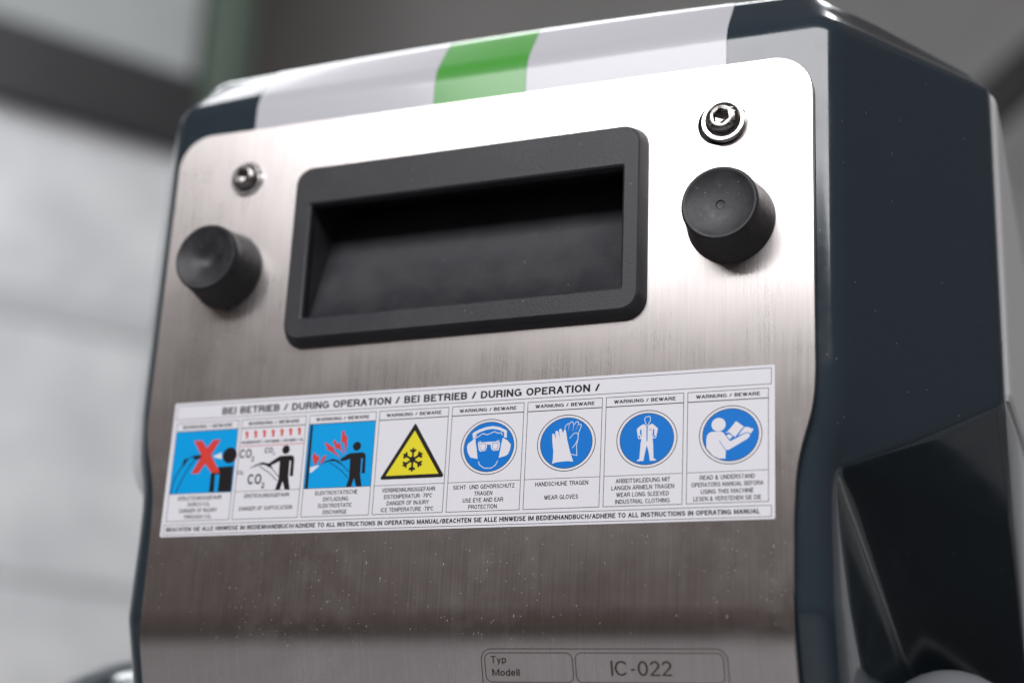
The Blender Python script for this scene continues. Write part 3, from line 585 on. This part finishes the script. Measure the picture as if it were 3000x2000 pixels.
# ------------------------------------------------------------------ the hall behind, out of focus
def box(name, x0, x1, y0, y1, z0, z1, mt, parent=None, bev=0.0):
    v = [(x, y, z) for x in (x0, x1) for y in (y0, y1) for z in (z0, z1)]
    f = [(0, 1, 3, 2), (4, 6, 7, 5), (0, 4, 5, 1), (2, 3, 7, 6), (0, 2, 6, 4), (1, 5, 7, 3)]
    o = link(name, v, f, mt, parent)
    if bev: b = o.modifiers.new('round', 'BEVEL'); b.width = bev; b.segments = 2
    return o
def beam(name, a, b, w, d, mt):
    """a straight beam between two points"""
    a, b = Vector(a), Vector(b); L = (b - a).length
    o = box(name, -L / 2, L / 2, -d / 2, d / 2, -w / 2, w / 2, mt, None, 0.004)
    o.location = (a + b) / 2; X = (b - a).normalized(); Y = Vector((0, 1, 0)); Z = X.cross(Y).normalized(); Y = Z.cross(X)
    o.rotation_euler = Matrix((X, Y, Z)).transposed().to_euler(); return o
def worn(name, c1, c2, scale, rough):
    mt = mat(name, c1, rough); g = N(mt); v = g.noise(g.coord(), scale, 4, 0.6)
    g.l(g.mix(g.rng(v, 0.35, 0.7, 0, 1), c1, c2), g.b.inputs['Base Color']); g.bump(v, 0.1, 0.004); return mt
FLOOR = worn('concrete_floor', (0.44, 0.44, 0.455), (0.36, 0.36, 0.37), 5, 0.5)
GREYW = worn('grey_wall_paint', (0.39, 0.39, 0.385), (0.32, 0.325, 0.32), 2, 0.7)
WHITEP = worn('white_panel_paint', (0.74, 0.75, 0.76), (0.53, 0.54, 0.555), 5, 0.5)
DARKB = worn('dark_steel_paint', (0.012, 0.013, 0.015), (0.018, 0.018, 0.02), 6, 0.5)
GREENP = worn('green_post_paint', (0.10, 0.138, 0.11), (0.11, 0.15, 0.12), 6, 0.5)
LIGHTG = worn('light_grey_paint', (0.40, 0.43, 0.43), (0.34, 0.36, 0.36), 5, 0.5)
SHEETB = worn('floor_sheet_black', (0.02, 0.02, 0.021), (0.03, 0.03, 0.03), 20, 0.7)
RAILG = worn('rail_paint', (0.52, 0.54, 0.55), (0.47, 0.49, 0.50), 5, 0.5)
fl = box('floor', -8, 8, -6, 8, -0.1, 0, FLOOR); fl['kind'] = 'structure'
bw = box('back_wall', -8, 8, 3.2, 3.4, 0, 4.2, GREYW); bw['kind'] = 'structure'
def wall_piece(name, z0, z1, off0, off1, mt, parent=None, L0=-3.0, L1=1.72):
    """piece of the partition that runs obliquely back along the left"""
    A = Vector((-2.56, 0.63, 0)); D = Vector((0.572, 0.820, 0)).normalized(); Nn = Vector((D.y, -D.x, 0))
    v = [A + D * l + Nn * o + Vector((0, 0, z)) for l in (L0, L1) for o in (off0, off1) for z in (z0, z1)]
    f = [(0, 1, 3, 2), (4, 6, 7, 5), (0, 4, 5, 1), (2, 3, 7, 6), (0, 2, 6, 4), (1, 5, 7, 3)]
    return link(name, v, f, mt, parent)
pr = bpy.data.objects.new('partition_wall', None); C.collection.objects.link(pr); pr.location = (0, 0, 0)
thing(pr, 'blurred white partition wall left of the machine under a dark beam', 'wall')
for z0, z1 in ((0, 1.36), (1.372, 1.86), (1.90, 2.26)): wall_piece('wall_panel', z0, z1, -0.06, 0, WHITEP, pr, L1=2.1)
wall_piece('joint_rail', 1.85, 1.91, -0.05, 0.006, RAILG, pr, L1=2.1); wall_piece('joint_rail', 1.358, 1.374, -0.05, -0.004, LIGHTG, pr, L1=2.1)
wall_piece('upper_panel', 2.42, 3.3, -0.06, -0.01, LIGHTG, pr)
db = wall_piece('dark_beam', 2.262, 2.418, -0.08, 0.05, DARKB); thing(db, 'blurred dark horizontal beam above the white partition wall', 'beam')
gp = box('green_post', -1.60, -1.515, 2.08, 2.16, 0, 3.3, GREENP, None, 0.006); thing(gp, 'blurred green upright post at the end of the white partition', 'post')
bb = beam('roof_brace', (-0.6, 2.75, 2.04), (1.3, 2.75, 3.64), 0.09, 0.07, DARKB); thing(bb, 'blurred dark diagonal brace behind the right top corner of the machine', 'brace')
ww = box('added_right_wall', 2.6, 2.75, 1.0, 3.2, 0, 4.2, WHITEP); ww['kind'] = 'structure'  # unseen wall, added as a pale surface for the housing to reflect

wd = box('reflector_panel', 0.45, 1.9, 3.14, 3.195, 0.02, 2.9, WHITEP, None, 0.01); thing(wd, 'tall white panel added out of view for the housing side to reflect', 'reflector')  # added reflector outside the frame, gives the narrow side its pale streaks

mt_ = box('dark_floor_sheet', -1.3, 2.5, -0.6, 3.1, 0.002, 0.012, SHEETB); mt_['kind'] = 'structure'  # dark sheet added out of view, keeps floor reflections off the underside
